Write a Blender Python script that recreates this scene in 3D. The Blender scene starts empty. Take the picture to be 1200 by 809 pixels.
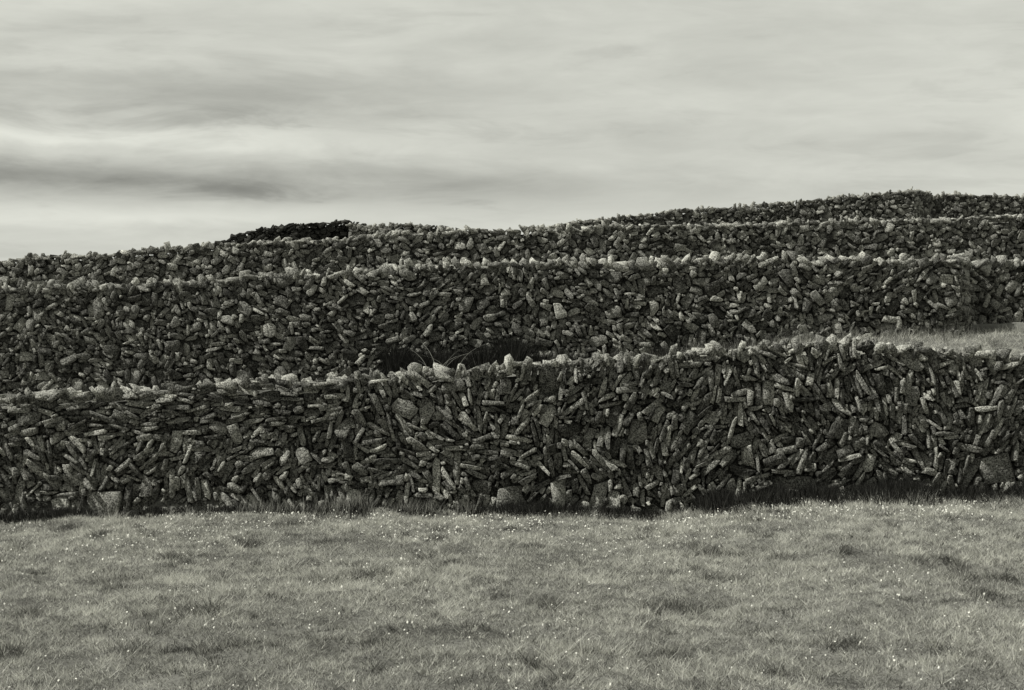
import bpy, bmesh, math, random
import numpy as np
from mathutils import Vector

rng = np.random.default_rng(7)
random.seed(7)
scene = bpy.context.scene
scene.view_settings.view_transform = 'Standard'
scene.view_settings.look = 'None'
scene.view_settings.exposure = 0
TINT = (1.0, 0.998, 0.90)

# ------------------------------------------------------------------ helpers
_lat = rng.random((256, 256))
def vnoise(x, y):
    x = np.asarray(x, float) + 1000.0; y = np.asarray(y, float) + 1000.0
    xi = np.floor(x).astype(int); yi = np.floor(y).astype(int)
    fx = x - xi; fy = y - yi
    fx = fx*fx*(3-2*fx); fy = fy*fy*(3-2*fy)
    a = _lat[xi % 256, yi % 256]; b = _lat[(xi+1) % 256, yi % 256]
    c = _lat[xi % 256, (yi+1) % 256]; d = _lat[(xi+1) % 256, (yi+1) % 256]
    return (a*(1-fx)+b*fx)*(1-fy) + (c*(1-fx)+d*fx)*fy
def fbm(x, y, o=3):
    s = 0; w = 0.5; t = 0
    for i in range(o):
        s = s + w*vnoise(x*2**i+17*i, y*2**i+31*i); t += w; w *= 0.5
    return s/t

def mesh_from(name, verts, faces_flat, loop_tot, mat, attr=None):
    me = bpy.data.meshes.new(name)
    n = len(verts)
    me.vertices.add(n)
    me.vertices.foreach_set("co", np.asarray(verts, np.float32).ravel())
    faces_flat = np.asarray(faces_flat, np.int32); loop_tot = np.asarray(loop_tot, np.int32)
    me.loops.add(len(faces_flat))
    me.loops.foreach_set("vertex_index", faces_flat)
    me.polygons.add(len(loop_tot))
    st = np.concatenate([[0], np.cumsum(loop_tot)[:-1]]).astype(np.int32)
    me.polygons.foreach_set("loop_start", st)
    me.polygons.foreach_set("loop_total", loop_tot)
    me.update(calc_edges=True)
    me.validate()
    if attr is not None:
        a = me.attributes.new("tone", 'FLOAT', 'POINT')
        a.data.foreach_set("value", np.asarray(attr, np.float32))
    me.materials.append(mat)
    ob = bpy.data.objects.new(name, me)
    scene.collection.objects.link(ob)
    return ob

def col(v):
    return (v*TINT[0], v*TINT[1], v*TINT[2], 1)

# ------------------------------------------------------------------ materials
def new_mat(name, rough=0.6):
    m = bpy.data.materials.new(name); m.use_nodes = True
    nt = m.node_tree; nt.nodes.remove(nt.nodes["Principled BSDF"])
    d = nt.nodes.new("ShaderNodeBsdfDiffuse"); d.inputs["Roughness"].default_value = rough
    nt.links.new(d.outputs[0], nt.nodes["Material Output"].inputs[0])
    return m, nt.nodes, nt.links, d

def stone_mat(name, dark, light, lichen=0.5, scale=1.0):
    m, N, L, b = new_mat(name, 0.6)
    at = N.new("ShaderNodeAttribute"); at.attribute_name = "tone"
    tc = N.new("ShaderNodeTexCoord")
    n1 = N.new("ShaderNodeTexNoise"); n1.inputs["Scale"].default_value = 13*scale; n1.inputs["Detail"].default_value = 3
    n1.inputs["Roughness"].default_value = 0.7
    n2 = N.new("ShaderNodeTexNoise"); n2.inputs["Scale"].default_value = 52*scale; n2.inputs["Detail"].default_value = 1.5
    n2.inputs["Roughness"].default_value = 0.8
    for n in (n1, n2): L.new(tc.outputs["Object"], n.inputs["Vector"])
    add = N.new("ShaderNodeMath"); add.operation = 'MULTIPLY_ADD'
    L.new(n1.outputs["Fac"], add.inputs[0]); add.inputs[1].default_value = 1.0
    L.new(at.outputs["Fac"], add.inputs[2])
    sub = N.new("ShaderNodeMath"); sub.operation = 'SUBTRACT'; L.new(add.outputs[0], sub.inputs[0]); sub.inputs[1].default_value = 0.5
    cr = N.new("ShaderNodeValToRGB"); cr.color_ramp.elements[0].color = col(dark); cr.color_ramp.elements[1].color = col(light)
    cr.color_ramp.elements[0].position = 0.05; cr.color_ramp.elements[1].position = 1.0
    L.new(sub.outputs[0], cr.inputs[0])
    mr = N.new("ShaderNodeMapRange"); mr.inputs[1].default_value = 0.37; mr.inputs[2].default_value = 0.63
    mr.inputs[3].default_value = 0.25; mr.inputs[4].default_value = 1.75
    L.new(n2.outputs["Fac"], mr.inputs[0])
    mx = N.new("ShaderNodeMix"); mx.data_type = 'RGBA'; mx.blend_type = 'MULTIPLY'; mx.inputs[0].default_value = 1
    L.new(cr.outputs[0], mx.inputs[6]); L.new(mr.outputs[0], mx.inputs[7])
    m3 = N.new("ShaderNodeMapRange"); m3.inputs[1].default_value = 0.62; m3.inputs[2].default_value = 0.74
    m3.inputs[3].default_value = 0; m3.inputs[4].default_value = 0.35
    L.new(n1.outputs["Fac"], m3.inputs[0])
    mx2 = N.new("ShaderNodeMix"); mx2.data_type = 'RGBA'
    L.new(m3.outputs[0], mx2.inputs[0]); L.new(mx.outputs[2], mx2.inputs[6]); mx2.inputs[7].default_value = col(lichen)
    L.new(mx2.outputs[2], b.inputs["Color"])
    bp = N.new("ShaderNodeBump"); bp.inputs["Strength"].default_value = 0.9; bp.inputs["Distance"].default_value = 0.028
    L.new(n1.outputs["Fac"], bp.inputs["Height"]); L.new(bp.outputs[0], b.inputs["Normal"])
    return m

def simple_attr_mat(name, dark, light, transl=0.0):
    m, N, L, b = new_mat(name, 0.3)
    at = N.new("ShaderNodeAttribute"); at.attribute_name = "tone"
    cr = N.new("ShaderNodeValToRGB"); cr.color_ramp.elements[0].color = col(dark); cr.color_ramp.elements[1].color = col(light)
    L.new(at.outputs["Fac"], cr.inputs[0]); L.new(cr.outputs[0], b.inputs["Color"])
    if transl > 0:
        t = N.new("ShaderNodeBsdfTranslucent"); L.new(cr.outputs[0], t.inputs[0])
        ms = N.new("ShaderNodeMixShader"); ms.inputs[0].default_value = transl
        L.new(b.outputs[0], ms.inputs[1]); L.new(t.outputs[0], ms.inputs[2])
        L.new(ms.outputs[0], N["Material Output"].inputs[0])
    return m

def ground_mat():
    m, N, L, b = new_mat("pasture_ground", 0.9)
    tc = N.new("ShaderNodeTexCoord")
    n1 = N.new("ShaderNodeTexNoise"); n1.inputs["Scale"].default_value = 1.2; n1.inputs["Detail"].default_value = 4
    n2 = N.new("ShaderNodeTexNoise"); n2.inputs["Scale"].default_value = 30; n2.inputs["Detail"].default_value = 2
    for n in (n1, n2): L.new(tc.outputs["Object"], n.inputs["Vector"])
    a = N.new("ShaderNodeMath"); L.new(n1.outputs["Fac"], a.inputs[0]); L.new(n2.outputs["Fac"], a.inputs[1])
    h = N.new("ShaderNodeMath"); h.operation = 'MULTIPLY'; h.inputs[1].default_value = 0.5; L.new(a.outputs[0], h.inputs[0])
    cr = N.new("ShaderNodeValToRGB"); cr.color_ramp.elements[0].color = col(0.06); cr.color_ramp.elements[1].color = col(0.24)
    cr.color_ramp.elements[0].position = 0.35; cr.color_ramp.elements[1].position = 0.65
    L.new(h.outputs[0], cr.inputs[0]); L.new(cr.outputs[0], b.inputs["Color"])
    return m

M_STONE = stone_mat("limestone_near", 0.07, 0.47)
M_STONE_D = stone_mat("limestone_far", 0.07, 0.46, scale=0.7)
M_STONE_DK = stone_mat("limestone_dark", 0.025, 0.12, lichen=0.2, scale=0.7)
M_GRASS = simple_attr_mat("grass_blades", 0.07, 0.75, transl=0.4)
M_SHADE_WEED = simple_attr_mat("shade_weed_leaves", 0.015, 0.12, transl=0.2)  # leaf colour darkened to paint shade at wall feet and in the hollow
M_DAISY = simple_attr_mat("daisy_petals", 0.55, 0.85)
M_GROUND = ground_mat()

# ------------------------------------------------------------------ levels
def interp(xs, zs): return lambda x: np.interp(x, xs, zs)
base1 = interp([-14,-7.2,-3.6,0,1.9,3.6,7.2,14], [-0.25,-0.13,0.0,0.03,0.0,0.22,0.2,0.2])
top1  = interp([-14,-7.2,-4.2,-2.1,0,1.5,2.4,3.4,4.8,7.2,14], [1.5,1.60,1.77,1.90,2.05,2.15,2.24,2.34,2.36,2.23,2.17])
base2 = interp([-20,-9.8,-6.5,-1.6,1.6,4.9,9.8,20], [1.2,1.36,1.42,1.80,2.08,2.35,2.62,2.9])
top2  = interp([-20,-9.8,-6.5,-3.3,-1.6,0.3,4.9,8.6,9.8,20], [3.2,3.43,3.58,3.75,3.86,3.95,3.98,4.03,3.98,4.1])
base3 = interp([-30,-15,0,15,30], [3.0,3.5,4.1,4.4,4.8])
top3  = interp([-30,-14.9,-11.7,-8.7,-5,-2,1,6.2,10,14.9,30], [4.5,4.84,5.03,5.26,5.46,5.63,5.73,5.85,5.93,6.10,6.4])
base4 = interp([-60,-16,-11,-2,2,9,16,20,32,60], [3.5,4.6,5.4,5.6,5.8,6.5,7.3,7.3,7.2,6.5])
KY = [28.1, 28.7, 38.0, 58.0, 77.0, 120.0, 260.0, 900.0]
def ground_z(x, y):
    x = np.asarray(x, float); y = np.asarray(y, float)
    sm = np.clip((y-14)/13.0, 0, 1); sm = sm*sm*(3-2*sm)
    z1 = base1(x)
    ks = [z1, base2(x)-0.75, base2(x), base3(x), base4(x), base4(x)*0+2.0, base4(x)*0-3, base4(x)*0-10]
    z = np.where(y < KY[0], z1*sm, 0.0)
    for i in range(len(KY)-1):
        t = np.clip((y-KY[i])/(KY[i+1]-KY[i]), 0, 1)
        z = np.where((y >= KY[i]) & (y < KY[i+1]), ks[i]*(1-t)+ks[i+1]*t, z)
    z = np.where(y >= KY[-1], -10, z)
    amp = np.where(y < 28, 0.18, 0.2)
    z = z + amp*(fbm(x*0.55, y*0.45, 4)-0.5) + 0.08*(fbm(x*3, y*2.2, 2)-0.5)
    return z

def spaced(a, b, step): return list(np.arange(a, b, step))
gx = [-900,-400,-200,-100,-60,-45,-35,-28,-22]+spaced(-18,18.01,0.12)+[22,28,35,45,60,100,200,400,900]
gy = [-300,-100,-40,-20,-8,0,5,9]+spaced(11,28.1,0.12)+[28.1,28.7]+spaced(29,40,0.4)+spaced(40,90,1.5)+[95,105,120,160,200,260,400,600,900,2000]
GX, GY = np.meshgrid(np.array(gx,float), np.array(gy,float))
GZ = ground_z(GX, GY)
nr, nc = GX.shape
idx = np.arange(nr*nc).reshape(nr, nc)
q = np.stack([idx[:-1,:-1], idx[:-1,1:], idx[1:,1:], idx[1:,:-1]], -1).reshape(-1,4)
g = mesh_from("ground", np.stack([GX,GY,GZ],-1).reshape(-1,3), q.ravel(), np.full(len(q),4), M_GROUND)
g.data.polygons.foreach_set("use_smooth", np.ones(len(q), bool))

# ------------------------------------------------------------------ rock prototypes
def make_protos(n):
    out = []
    for i in range(n):
        bm = bmesh.new()
        for sx in (-1,1):
            for sy in (-1,1):
                for sz in (-1,1):
                    j = [1-0.55*random.random()**1.2 for _ in range(3)]
                    bm.verts.new((sx*j[0]*0.5, sy*j[1]*0.5, sz*j[2]*0.5))
        for k in range(2):
            v = Vector((random.uniform(-1,1), random.uniform(-1,1), random.uniform(-1,1)))
            v /= max(abs(c) for c in v); bm.verts.new(v*0.5*random.uniform(0.85,1.03))
        bmesh.ops.convex_hull(bm, input=bm.verts)
        for v in [v for v in bm.verts if not v.link_faces]: bm.verts.remove(v)
        bmesh.ops.triangulate(bm, faces=bm.faces)
        bm.verts.index_update()
        V = np.array([v.co[:] for v in bm.verts]); F = np.array([[v.index for v in f.verts] for f in bm.faces])
        out.append((V, F)); bm.free()
    return out
PROTOS = make_protos(50)

def rotm(ax, ay, az):
    cx,sx=math.cos(ax),math.sin(ax); cy,sy=math.cos(ay),math.sin(ay); cz,sz=math.cos(az),math.sin(az)
    Rx=np.array([[1,0,0],[0,cx,-sx],[0,sx,cx]]); Ry=np.array([[cy,0,sy],[0,1,0],[-sy,0,cy]]); Rz=np.array([[cz,-sz,0],[sz,cz,0],[0,0,1]])
    return Rz@Ry@Rx

class Acc:
    def __init__(s): s.v=[]; s.f=[]; s.lt=[]; s.t=[]; s.n=0
    def add(s, V, F, tone):
        s.v.append(V); s.f.append((np.asarray(F)+s.n).ravel()); s.lt.append(np.full(len(F), len(F[0]))); 
        s.t.append(np.full(len(V), tone)); s.n += len(V)
    def rock(s, p, dims, rot, tone):
        V, F = PROTOS[random.randrange(len(PROTOS))]
        s.add((V*np.array(dims))@rot.T+np.array(p), F, tone)
    def build(s, name, mat):
        return mesh_from(name, np.concatenate(s.v), np.concatenate(s.f), np.concatenate(s.lt), mat, np.concatenate(s.t))

# ------------------------------------------------------------------ dry stone wall
def dry_wall(name, path, base, top, classes, orient, mat, res=0.011, seed=1, cope=0.24, relief=1.0, thick=0.6, cope_step=(0.10,0.20), batter=0.06, cope_tone=0.06, tone_bias=0.0, flat_cope=0.3, fixed=(), wobble=0.07):
    K = 8
    r = np.random.default_rng(seed); random.seed(seed)
    path = np.array(path, float)
    seg = np.hypot(*np.diff(path, axis=0).T); cs = np.concatenate([[0], np.cumsum(seg)])
    Lw = cs[-1]
    def P(s):
        x = np.interp(s, cs, path[:,0]); y = np.interp(s, cs, path[:,1])
        e = 0.15
        x1 = np.interp(s+e, cs, path[:,0]); y1 = np.interp(s+e, cs, path[:,1]); x0 = np.interp(s-e, cs, path[:,0]); y0 = np.interp(s-e, cs, path[:,1])
        tx, ty = x1-x0, y1-y0; l = np.hypot(tx,ty)+1e-9
        return x, y, tx/l, ty/l
    S = np.arange(0, Lw, res)
    X,_,_,_ = P(S)
    wob = wobble*(fbm(S*1.3, S*0+seed, 3)-0.5)*2
    tb = base(X)-0.25; tt = top(X)+wob
    zmin = tb.min(); zmax = tt.max()
    nz = int((zmax-zmin)/res)+2; ns = len(S)
    D = np.full((ns, nz), 9.0, np.float32); Lb = np.full((ns, nz), -1, np.int32)
    Zc = zmin+np.arange(nz)*res
    inside = (Zc[None,:] >= tb[:,None]) & (Zc[None,:] <= tt[:,None])
    seeds = []
    area = float((tt-tb).mean()*Lw)
    def dval(s, z):
        i = int(s/res); j = int((z-zmin)/res)
        if i < 0 or j < 0 or i >= ns or j >= nz: return 9.0
        return D[i, j]
    def put(s, z, a, b, th):
        ct, st = math.cos(th), math.sin(th)
        R = 2.0*a; ir = int(R/res)+1
        i = int(s/res); j = int((z-zmin)/res)
        i0, i1 = max(0, i-ir), min(ns, i+ir+1); j0, j1 = max(0, j-ir), min(nz, j+ir+1)
        ds = (np.arange(i0,i1)*res - s)[:,None]; dz = (Zc[j0:j1]-z)[None,:]
        d = np.maximum(np.abs(ds*ct+dz*st)/a, np.abs(-ds*st+dz*ct)/b)
        sub = D[i0:i1, j0:j1]; m = d < sub
        sub[m] = d[m]; Lb[i0:i1, j0:j1][m] = len(seeds)
        seeds.append((s, z, a, b, th))
    for (fx, fz, a, b, th) in fixed:
        put(float(np.interp(fx, path[:,0], cs)), fz, a, b, th)
    for (amin, amax, asp0, asp1, att, thr) in classes:
        for _ in range(int(att*area)):
            s = r.uniform(0, Lw); i = min(int(s/res), ns-1)
            z = r.uniform(tb[i], tt[i]-0.02); j = min(int((z-zmin)/res), nz-1)
            if D[i,j] < thr: continue
            a = r.uniform(amin, amax); b = a*r.uniform(asp0, asp1)
            th = orient(X[i], z, tt[i], tb[i]+0.25, r)
            ct, st = math.cos(th), math.sin(th)
            bad = False
            for e in (-0.85, -0.45, 0.45, 0.85):
                if dval(s+e*a*ct, z+e*a*st) < 0.92: bad = True; break
            if bad: continue
            put(s, z, a, b, th)
    Lb[~inside] = -2
    SD = np.array(seeds); n = len(SD)
    # four rough corners plus four edge points per stone
    ang = np.arange(K)[None,:]*math.pi/4 + np.where(np.arange(K)[None,:]%2==0, r.uniform(-0.4,0.4,(n,K)), r.uniform(-0.14,0.14,(n,K)))
    cx, sx = np.cos(ang), np.sin(ang)
    sup = np.minimum(1/np.maximum(np.abs(cx), np.abs(sx)), 1.41)
    du = cx*sup*SD[:,2:3]; dv = sx*sup*SD[:,3:4]
    # wedge shaped slabs: one end thinner than the other
    taper = r.uniform(-0.35, 0.35, (n,1)); dv = dv*(1+taper*cx*sup)
    ct = np.cos(SD[:,4:5]); st = np.sin(SD[:,4:5])
    dS = du*ct-dv*st; dZ = du*st+dv*ct
    rad = np.full((n,K), 0.12); alive = np.ones((n,K), bool)
    ids = np.arange(n)[:,None]
    for t in np.arange(0.15, 1.36, 0.04):
        ii = ((SD[:,0:1]+dS*t)/res).astype(int); jj = ((SD[:,1:2]+dZ*t-zmin)/res).astype(int)
        ok = (ii>=0)&(ii<ns)&(jj>=0)&(jj<nz)
        lab = np.where(ok, Lb[np.clip(ii,0,ns-1), np.clip(jj,0,nz-1)], -5)
        alive &= (lab == ids); rad[alive] = t
    good = rad.mean(1) > 0.25
    rad = np.clip(rad, 0.88, 1.3)          # slabs keep their squarish corners and tuck behind neighbours
    rad *= r.uniform(0.93, 1.06, (n,K))
    cut = r.random((n,K)) < 0.12
    rad[cut] *= r.uniform(0.66, 0.86, cut.sum())
    tone = np.clip(r.beta(1.3,2.1,n)+tone_bias, 0, 1)
    minab = SD[:,3]*rad.mean(1)
    prot = r.uniform(-0.06, 0.055, n)*relief
    tl = r.normal(0, 0.34, (n,2))*relief
    tl[:,1] -= 0.06; tl[:,0] += 0.03
    mx = 0.065/np.maximum(0.03, SD[:,2]); tl = np.clip(tl, -mx[:,None], mx[:,None])
    def ringv(scale, off, tilt, jt):
        s = SD[:,0:1]+dS*rad*scale; z = SD[:,1:2]+dZ*rad*scale
        o = off + (tl[:,0:1]*dS*rad*scale + tl[:,1:2]*dZ*rad*scale)*tilt + r.normal(0, jt, s.shape)
        return s, z, o
    rings = [ringv(0.97, -0.2*np.ones((n,1)), 0, 0.0),
             ringv(1.0, (prot-np.minimum(0.014,minab*0.3))[:,None], 1.0, 0.004),
             ringv(r.uniform(0.82,0.97,(n,K)), prot[:,None], 1.0, 0.006)]
    cen = (SD[:,0:1]+dS[:,:1]*r.uniform(-0.4,0.4,(n,1)), SD[:,1:2]+dZ[:,:1]*0, (prot+r.uniform(-0.015,0.02,n))[:,None])
    allS = np.concatenate([q_[0] for q_ in rings]+[cen[0]], 1); allZ = np.concatenate([q_[1] for q_ in rings]+[cen[1]], 1)
    allO = np.concatenate([q_[2] for q_ in rings]+[cen[2]], 1)
    px, py, tx, ty = P(allS)
    off = allO-batter*(allZ-base(px))
    VX = px + ty*off; VY = py - tx*off
    VV = np.stack([VX, VY, allZ], -1)[good]
    m = len(VV); nv = 3*K+1
    k = np.arange(K); k1 = (k+1) % K
    quads = np.concatenate([np.stack([k, k1, K+k1, K+k],1), np.stack([K+k, K+k1, 2*K+k1, 2*K+k],1)])
    tris = np.stack([2*K+k, 2*K+k1, np.full(K,3*K)],1)
    acc = Acc()
    offs = (np.arange(m)*nv)[:,None,None]
    acc.v.append(VV.reshape(-1,3)); acc.t.append(np.repeat(tone[good], nv))
    acc.f.append((quads[None]+offs).ravel()); acc.lt.append(np.full(m*len(quads),4))
    acc.f.append((tris[None]+offs).ravel()); acc.lt.append(np.full(m*len(tris),3))
    acc.n = m*nv
    # solid core (hearting) behind the face stones
    SS = np.arange(0, Lw, 0.2); px, py, tx, ty = P(SS)
    tz = top(px)-0.15; bz = base(px)-0.3
    def off_pt(o, z): return np.stack([px+ty*o, py-tx*o, z], -1)
    h = tz-base(px)
    rows = [off_pt(-0.11, bz), off_pt(-0.11-batter*h, tz), off_pt(-thick+batter*h*0.5, tz), off_pt(-thick, bz)]
    CV = np.concatenate(rows); nS = len(SS); F = []
    for a_ in range(3):
        i = np.arange(nS-1); F.append(np.stack([a_*nS+i, a_*nS+i+1, (a_+1)*nS+i+1, (a_+1)*nS+i],1))
    acc.add(CV, np.concatenate(F), 0.0)
    # coping: slabs on edge, leaning, with odd flat ones, and rubble across the wall's top
    s = 0.05
    while s < Lw-0.05:
        px_, py_, tx_, ty_ = [float(q_) for q_ in P(s)]
        hgt = float(top(px_)) ; hh = batter*(hgt-float(base(px_)))
        az = math.atan2(ty_, tx_)
        leanp = (float(fbm(s*0.45, seed*3.3, 2))-0.5)*3.6
        big = 0.85+0.35*float(vnoise(s*0.7, seed*1.7))
        sc = cope*random.uniform(0.55,1.35)*big
        wv = wobble*(float(fbm(s*1.3, float(seed), 3))-0.5)*2
        if random.random() < flat_cope:
            dims = (random.uniform(0.9,1.8)*cope, random.uniform(0.2,0.4), random.uniform(0.2,0.42)*cope)
            rot = rotm(random.gauss(0.1,0.15), random.gauss(0,0.28), az+random.gauss(0,0.3)); dz = dims[2]*0.3
            st_ = dims[0]*0.6
        else:
            dims = (random.uniform(0.22,0.6)*cope, random.uniform(0.15,0.34), sc)
            rot = rotm(random.gauss(0.1,0.2), leanp+random.gauss(0,0.4), az+random.gauss(0,0.35)); dz = sc*0.2
            st_ = random.uniform(*cope_step)*cope/0.26
        o = -0.11-hh+random.gauss(0,0.035)
        acc.rock((px_+ty_*o, py_-tx_*o, hgt+wv+dz-0.05), dims, rot, min(1,max(0,random.betavariate(1.6,1.8)+cope_tone)))
        if random.random() < 0.8:
            o2 = -0.40-hh+random.gauss(0,0.06)
            acc.rock((px_+ty_*o2, py_-tx_*o2, hgt+wv-0.06+random.uniform(0,0.04)), (random.uniform(0.5,1.2)*cope, random.uniform(0.2,0.4), random.uniform(0.4,0.7)*cope),
                 rotm(random.gauss(0,0.3), random.gauss(0,0.5), random.uniform(0,3.1)), min(1,random.betavariate(1.6,2)+cope_tone))
        s += st_
    print(name, "stones", m)
    return acc.build(name, mat)

H90 = math.pi/2
def orient1(x, z, t, b, r):
    hgt = (z-b)/max(0.3, t-b)
    if x < -2.5 and hgt > 0.62: return r.normal(0.0, 0.22)
    if x < 1.5 and 0.25 < hgt < 0.5 and float(vnoise(x*0.6, 3)) > 0.5: return r.normal(0.0, 0.3)
    if x > 7.0-1.5*hgt and hgt < 0.5: return r.normal(math.radians(60), 0.25)
    if r.random() < 0.2: return r.normal(0, 0.4)
    nz = float(vnoise(x*1.1+5, z*1.4))-0.5
    return H90 + nz*2.0 + r.normal(0, 0.38)
def orient2(x, z, t, b, r):
    nz = float(vnoise(x*0.8+9, z*1.3+4))-0.5
    if x > 4.5 and (z-b)/(t-b) > 0.55: return math.radians(40)*(1 if float(vnoise(x*0.9,1))>0.45 else -1) + r.normal(0,0.3)
    if r.random() < 0.42: return r.normal(0, 0.45)
    return H90 + nz*2.4 + r.normal(0, 0.45)
def orient3(x, z, t, b, r): return r.normal(0.1, 0.7)

cl1 = [(0.12,0.19,0.4,0.7,2.2,1.3),(0.12,0.19,0.13,0.28,110,1.08),(0.08,0.13,0.2,0.5,210,1.05),(0.045,0.08,0.35,0.8,330,1.05),(0.022,0.045,0.4,0.9,550,1.1)]
cl2 = [(0.10,0.17,0.4,0.75,8,1.2),(0.08,0.145,0.2,0.48,120,1.08),(0.05,0.09,0.35,0.75,240,1.06),(0.028,0.055,0.5,0.9,380,1.1)]
cl3 = [(0.11,0.18,0.3,0.7,50,1.1),(0.07,0.12,0.35,0.8,110,1.08),(0.045,0.075,0.5,0.9,150,1.12)]
fx1 = [(-5.78,0.12,0.25,0.17,0.05),(-5.44,0.16,0.24,0.05,H90),(-0.03,0.22,0.21,0.14,0.1),(-0.42,0.34,0.16,0.09,-0.2),(0.66,0.24,0.21,0.11,H90),(1.2,0.22,0.2,0.11,1.4),
       (3.96,0.40,0.34,0.10,0.0),(6.84,0.6,0.24,0.21,0.2),(6.45,0.55,0.3,0.07,1.05),(-1.08,0.5,0.27,0.055,H90),(-0.78,0.62,0.28,0.05,H90-0.05),(-6.4,0.1,0.13,0.09,0.2),(-7.0,0.3,0.2,0.05,1.3),
       (2.5,1.25,0.16,0.12,0.9),(-9.5,0.2,0.26,0.18,0.1),(9.3,0.5,0.25,0.2,0.2)]

dry_wall("dry_stone_wall", [(-13.5,28.4),(-7,28.2),(0,28.0),(7,28.0),(13.5,28.3)], base1, top1, cl1, orient1, M_STONE, res=0.009, seed=11, cope=0.22, fixed=fx1, cope_tone=0.08)
dry_wall("dry_stone_wall", [(-18,38.8),(-9,38.4),(0,38.0),(8.6,38.0),(9.2,39.6),(18,40.2)], base2, top2, cl2, orient2, M_STONE, seed=12, cope=0.26, cope_tone=0.14)
dry_wall("dry_stone_wall", [(-28,58.5),(-9,58.0),(0,57.6),(9,58),(28,58.6)], base3, top3, cl3, orient3, M_STONE_D, seed=13, res=0.018, cope=0.27, flat_cope=0.4, tone_bias=0.02, cope_tone=0.12)
# hilltop walls
top4 = interp([1.2,3.4,6.9,10.3,13.7,16.8,20.5,34], [6.95,7.35,7.75,8.02,8.33,8.6,8.55,8.4])
dry_wall("dry_stone_wall", [(0.8,79),(8,80),(16.2,80),(17.5,82.5),(34,84)], lambda x: base4(x)-0.2, top4, cl3, orient3, M_STONE_D, seed=14, res=0.022, cope=0.27, flat_cope=0.4, cope_tone=0.04)
top5 = interp([-11.2,-10,-8.4,-6.2,-5.9], [6.15,6.62,6.85,7.0,6.95])
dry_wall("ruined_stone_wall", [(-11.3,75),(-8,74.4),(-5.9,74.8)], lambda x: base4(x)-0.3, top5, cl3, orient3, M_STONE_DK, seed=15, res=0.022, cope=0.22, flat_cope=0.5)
top6 = interp([-6.1,-5,-4,-2.6,-1,1], [6.85,6.72,6.85,6.7,6.5,6.3])
dry_wall("ruined_stone_wall", [(-6.1,74),(-2.6,73.5),(1,73.8)], lambda x: base4(x)-0.4, top6, cl3, orient3, M_STONE_D, seed=16, res=0.022, cope=0.27, flat_cope=0.5)

# ------------------------------------------------------------------ grass
def blades(x, y, h, w, tone, lean=0.85):
    n = len(x); z = ground_z(x, y)-0.008
    a = rng.uniform(0, 2*math.pi, n); ca, sa = np.cos(a)*w/2, np.sin(a)*w/2
    lx = rng.normal(0, lean, n)*h; ly = rng.normal(0, lean, n)*h
    v = np.empty((n,3,3), np.float32)
    v[:,0] = np.stack([x-ca, y-sa, z],-1); v[:,1] = np.stack([x+ca, y+sa, z],-1)
    v[:,2] = np.stack([x+lx, y+ly, z+h],-1)
    return v.reshape(-1,3), np.repeat(tone, 3)
parts = []
def field(n, y0, y1, xm, x0=None, x1=None, hs=1.0, ts=0.0):
    y = rng.uniform(y0, y1, n)
    if x0 is None:
        x = rng.uniform(-1, 1, n)*(0.262*y+xm)
    else: x = rng.uniform(x0, x1, n)
    tus = fbm(x*3.1, y*1.7, 3); big = fbm(x*0.35+40, y*0.3, 2); mid = fbm(x*1.2+7, y*0.8+3, 3)
    t2 = np.clip((tus-0.65)*8, 0, 1)
    clump = vnoise(x*15, y*9)
    h = (0.02+0.036*rng.random(n)**1.5)*(0.6+1.0*mid)*(1+1.0*t2)*(0.5+1.0*clump)*hs
    w = 0.005+0.0035*rng.random(n)+0.0002*(y-12)
    tone = 0.49+0.25*(big-0.5)+0.3*rng.normal(0,1,n)+0.7*(fbm(x*6,y*4,2)-0.5)+0.55*(clump-0.5)+0.4*(mid-0.5)-0.38*t2+ts+0.013*(y-20)
    return blades(x, y, h, w, np.clip(tone,0,1))
parts.append(field(290000, 11.5, 20, 1.6))
parts.append(field(310000, 20, 27.95, 1.8))
parts.append(field(50000, 29.0, 38.5, 0, 2, 15, hs=1.6))
def fringe(n, path_y, x0, x1, hmin, hmax, spread, tone0, wd=0.007):
    x = rng.uniform(x0, x1, n); cl = fbm(x*2.2+3, x*0+1.5, 3)
    keep = rng.random(n) < np.clip((cl-0.3)*2.4, 0.08, 1); x = x[keep]; cl = cl[keep]; n = len(x)
    y = path_y - np.abs(rng.normal(0, spread, n))-0.02
    h = rng.uniform(hmin, hmax, n)*(0.4+1.2*cl)
    return blades(x, y, h, np.full(n, wd), np.clip(tone0+0.2*rng.normal(0,1,n),0,1), lean=0.35)
parts.append(fringe(7000, 27.95, -13, 13, 0.04, 0.12, 0.25, 0.1))
parts.append(fringe(2200, 27.8, -3.8, -0.5, 0.1, 0.28, 0.2, 0.5))
parts.append(fringe(3500, 27.3, 4.5, 13, 0.08, 0.18, 0.35, 0.5))
parts.append(fringe(5000, 37.9, 3, 15, 0.1, 0.3, 0.3, 0.3))
parts.append(fringe(3500, 29.4, 6, 14, 0.35, 0.6, 0.2, 0.5))
V = np.concatenate([p[0] for p in parts]); T = np.concatenate([p[1] for p in parts])
mesh_from("grass", V, np.arange(len(V)), np.full(len(V)//3, 3), M_GRASS, T)
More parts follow.
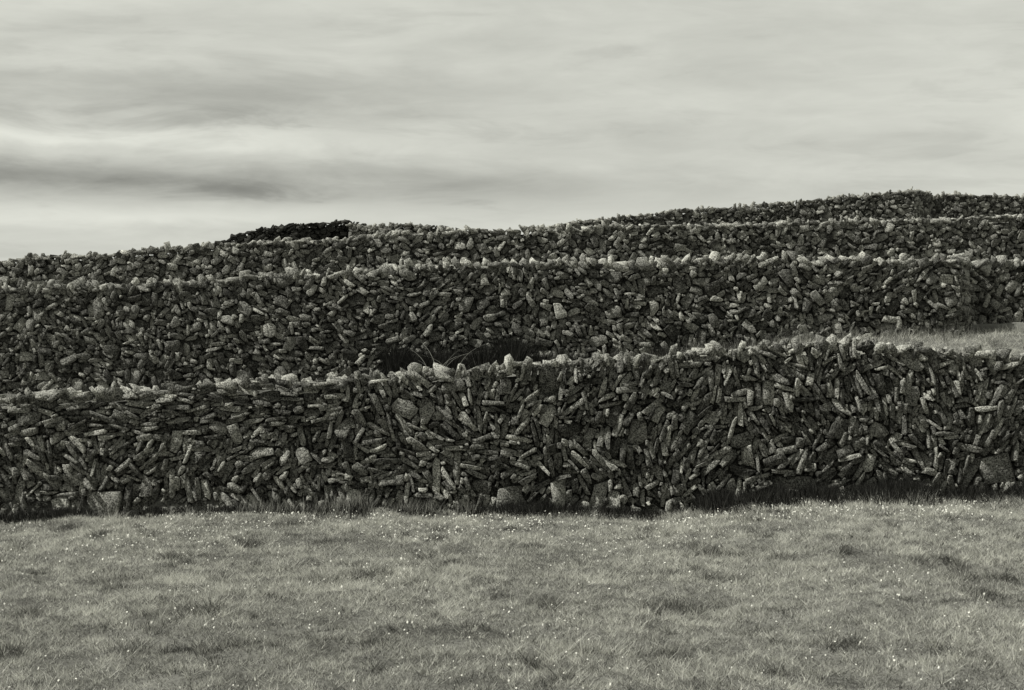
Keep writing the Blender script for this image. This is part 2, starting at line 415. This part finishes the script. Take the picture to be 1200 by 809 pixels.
# rank growth coloured dark to stand in for shade along walls and hollow
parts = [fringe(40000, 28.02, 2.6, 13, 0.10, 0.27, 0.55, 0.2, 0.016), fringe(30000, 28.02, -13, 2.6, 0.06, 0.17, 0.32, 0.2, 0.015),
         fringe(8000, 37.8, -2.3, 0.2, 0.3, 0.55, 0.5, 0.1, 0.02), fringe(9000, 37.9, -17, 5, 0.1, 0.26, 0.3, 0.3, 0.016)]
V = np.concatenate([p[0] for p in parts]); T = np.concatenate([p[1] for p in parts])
mesh_from("shade_weeds", V, np.arange(len(V)), np.full(len(V)//3, 3), M_SHADE_WEED, T)

# daisies: tiny heads
nd = 5600
y = np.concatenate([rng.uniform(12.5,27.6,2900), 27.3-np.abs(rng.normal(0,2.2,nd-2900))])
x = rng.uniform(-1,1,nd)*(0.262*y+1.5)
kp = rng.random(nd) < np.clip((fbm(x*0.8+9,y*0.8,2)-0.3)*2.2, 0.05, 1); x = x[kp]; y = y[kp]; nd = len(x)
z = ground_z(x,y)+rng.uniform(0.035,0.065,nd)
rr = rng.uniform(0.004,0.0095,nd)*(0.45+0.6*y/20)
tl = rng.normal(0,0.4,(nd,2)); tl[:,1] += 0.6
vs = []
for k in range(6):
    a = k*math.pi/3; dx = np.cos(a)*rr; dy = np.sin(a)*rr
    vs.append(np.stack([x+dx, y+dy, z + (tl[:,0]*dx+tl[:,1]*dy)],-1))
V = np.stack(vs,1).reshape(-1,3)
mesh_from("daisy_flowers", V, np.arange(len(V)), np.full(nd,6), M_DAISY, np.repeat(rng.random(nd),6))

# weed with arching stalks between the two walls
def weed(name, x, y, n, L, tone, mat):
    acc = Acc()
    z0 = float(ground_z(x,y))
    for i in range(n):
        a = random.uniform(0,2*math.pi); sp = random.uniform(0.3,1.3); ln = L*random.uniform(0.5,1)
        ox = random.gauss(0,0.12)
        pts = []
        for k in range(7):
            t = k/6; out = ln*sp*0.6*t*t+0.05*t; up = ln*(t-0.38*sp*t*t)
            pts.append((x+ox+math.cos(a)*out, y+math.sin(a)*out*0.6, z0+up, 0.007*(1-t)+0.002))
        V = []
        for p in pts:
            V += [(p[0]-p[3],p[1],p[2]),(p[0]+p[3],p[1]+0.002,p[2])]
        F = [[2*k,2*k+1,2*k+3,2*k+2] for k in range(6)]
        acc.add(np.array(V), np.array(F), min(1,max(0,tone+random.gauss(0,0.2))))
    acc.build(name, mat)
weed("bramble_plant", -1.3, 36.3, 9, 1.05, 0.5, M_GRASS)
weed("bramble_plant", -1.6, 36.6, 130, 0.9, 0.15, M_SHADE_WEED)

# ------------------------------------------------------------------ light and sky
to_sun = Vector((-0.60, -0.11, 0.76)).normalized()
sun = bpy.data.lights.new("sun", 'SUN'); sun.energy = 4.8; sun.angle = math.radians(0.8); sun.color = (1.0, 0.985, 0.93)
so = bpy.data.objects.new("sun", sun); scene.collection.objects.link(so)
so.rotation_euler = (-to_sun).to_track_quat('-Z', 'Y').to_euler(); so.location = (-20, 10, 40)

w = bpy.data.worlds.new("World"); scene.world = w; w.use_nodes = True
nt = w.node_tree; N = nt.nodes; L = nt.links
bg = N["Background"]; bg.inputs[1].default_value = 0.1
sky = N.new("ShaderNodeTexSky"); sky.sky_type = 'NISHITA'; sky.sun_disc = False
sky.sun_elevation = math.asin(to_sun.z); sky.sun_rotation = math.atan2(to_sun.x, to_sun.y)
bw = N.new("ShaderNodeRGBToBW"); L.new(sky.outputs[0], bw.inputs[0])
tc = N.new("ShaderNodeTexCoord"); sep = N.new("ShaderNodeSeparateXYZ"); L.new(tc.outputs["Generated"], sep.inputs[0])
def noise(scale, mp, det=6, rough=0.55, dist=0.0, rot=-3):
    mpn = N.new("ShaderNodeMapping"); mpn.inputs["Scale"].default_value = mp[:3]; mpn.inputs["Location"].default_value = mp[3:6]
    mpn.inputs["Rotation"].default_value = (0, math.radians(rot), 0)
    L.new(tc.outputs["Generated"], mpn.inputs[0])
    n = N.new("ShaderNodeTexNoise"); n.inputs["Scale"].default_value = scale; n.inputs["Detail"].default_value = det
    n.inputs["Roughness"].default_value = rough; n.inputs["Distortion"].default_value = dist
    L.new(mpn.outputs[0], n.inputs["Vector"]); return n.outputs["Fac"]
def math_(op, a, b=None, c=None):
    n = N.new("ShaderNodeMath"); n.operation = op
    for i, q_ in enumerate((a,b,c)):
        if q_ is None: continue
        if isinstance(q_, (int,float)): n.inputs[i].default_value = q_
        else: L.new(q_, n.inputs[i])
    return n.outputs[0]
def mrange(v, a, b, c, d, smooth=True):
    n = N.new("ShaderNodeMapRange"); n.interpolation_type = 'SMOOTHSTEP' if smooth else 'LINEAR'
    L.new(v, n.inputs[0])
    for i, q_ in enumerate((a,b,c,d)): n.inputs[i+1].default_value = q_
    return n.outputs[0]
nA = noise(1.0, (8,8,34, 3.1,0,1.7), 6, 0.58, 0.4)
nB = noise(1.0, (20,20,95, 0,2,0), 6, 0.62, 0.7)
nC = noise(1.0, (2.5,2.5,9, 7,0,4), 3, 0.5)
nD = noise(1.0, (11,11,60, 5,1,9), 5, 0.6, 0.5, 4)
x_, y_, z_ = sep.outputs
def bank(z0, zw, xa, xb, amt, wob=0.06, src=None):
    zz = math_('ADD', z_, math_('MULTIPLY', math_('SUBTRACT', src or nA, 0.5), wob))
    d = math_('ABSOLUTE', math_('SUBTRACT', zz, z0))
    f = mrange(d, 0, zw, 1, 0); g_ = mrange(x_, xa, xb, 1, 0)
    return math_('MULTIPLY', math_('MULTIPLY', f, g_), amt)
v = math_('MULTIPLY', mrange(nA, 0.3, 0.7, -0.5, 0.5, False), 1.4)
v = math_('ADD', v, math_('MULTIPLY', mrange(nB, 0.3, 0.7, -0.5, 0.5, False), 0.6))
v = math_('ADD', v, math_('MULTIPLY', mrange(nC, 0.3, 0.7, -0.5, 0.5, False), 0.5))
v = math_('SUBTRACT', v, math_('MULTIPLY', mrange(nD, 0.52, 0.66, 0, 1), 0.6))
v = math_('SUBTRACT', v, bank(0.083, 0.015, -0.10, 0.06, 2.3, 0.025, nD))
v = math_('SUBTRACT', v, bank(0.077, 0.016, -0.02, 0.24, 1.4, 0.025))
v = math_('SUBTRACT', v, bank(0.124, 0.022, -0.14, 0.06, 1.8, 0.05, nD))
v = math_('ADD', v, bank(0.064, 0.009, -0.18, 0.0, 1.2, 0.02))
v = math_('ADD', v, bank(0.103, 0.007, -0.2, 0.0, 1.3, 0.03))
val = math_('ADD', math_('MULTIPLY', v, 0.9), 6.5)
val = math_('MULTIPLY', val, mrange(y_, -0.8, 0.75, 0.5, 1.0))
comb = math_('ADD', math_('MULTIPLY', val, 0.93), math_('MULTIPLY', bw.outputs[0], 0.05))
cc = N.new("ShaderNodeCombineColor")
L.new(math_('MULTIPLY', comb, 0.995), cc.inputs[0]); L.new(math_('MULTIPLY', comb, 1.008), cc.inputs[1]); L.new(math_('MULTIPLY', comb, 0.91), cc.inputs[2])
L.new(cc.outputs[0], bg.inputs[0])

# ------------------------------------------------------------------ camera
cam = bpy.data.cameras.new("camera"); cam.lens = 70; cam.sensor_width = 36; cam.clip_end = 4000
co = bpy.data.objects.new("camera", cam); scene.collection.objects.link(co)
co.location = (0, 0, 2.35); co.rotation_euler = (math.radians(90), 0, 0)
scene.camera = co
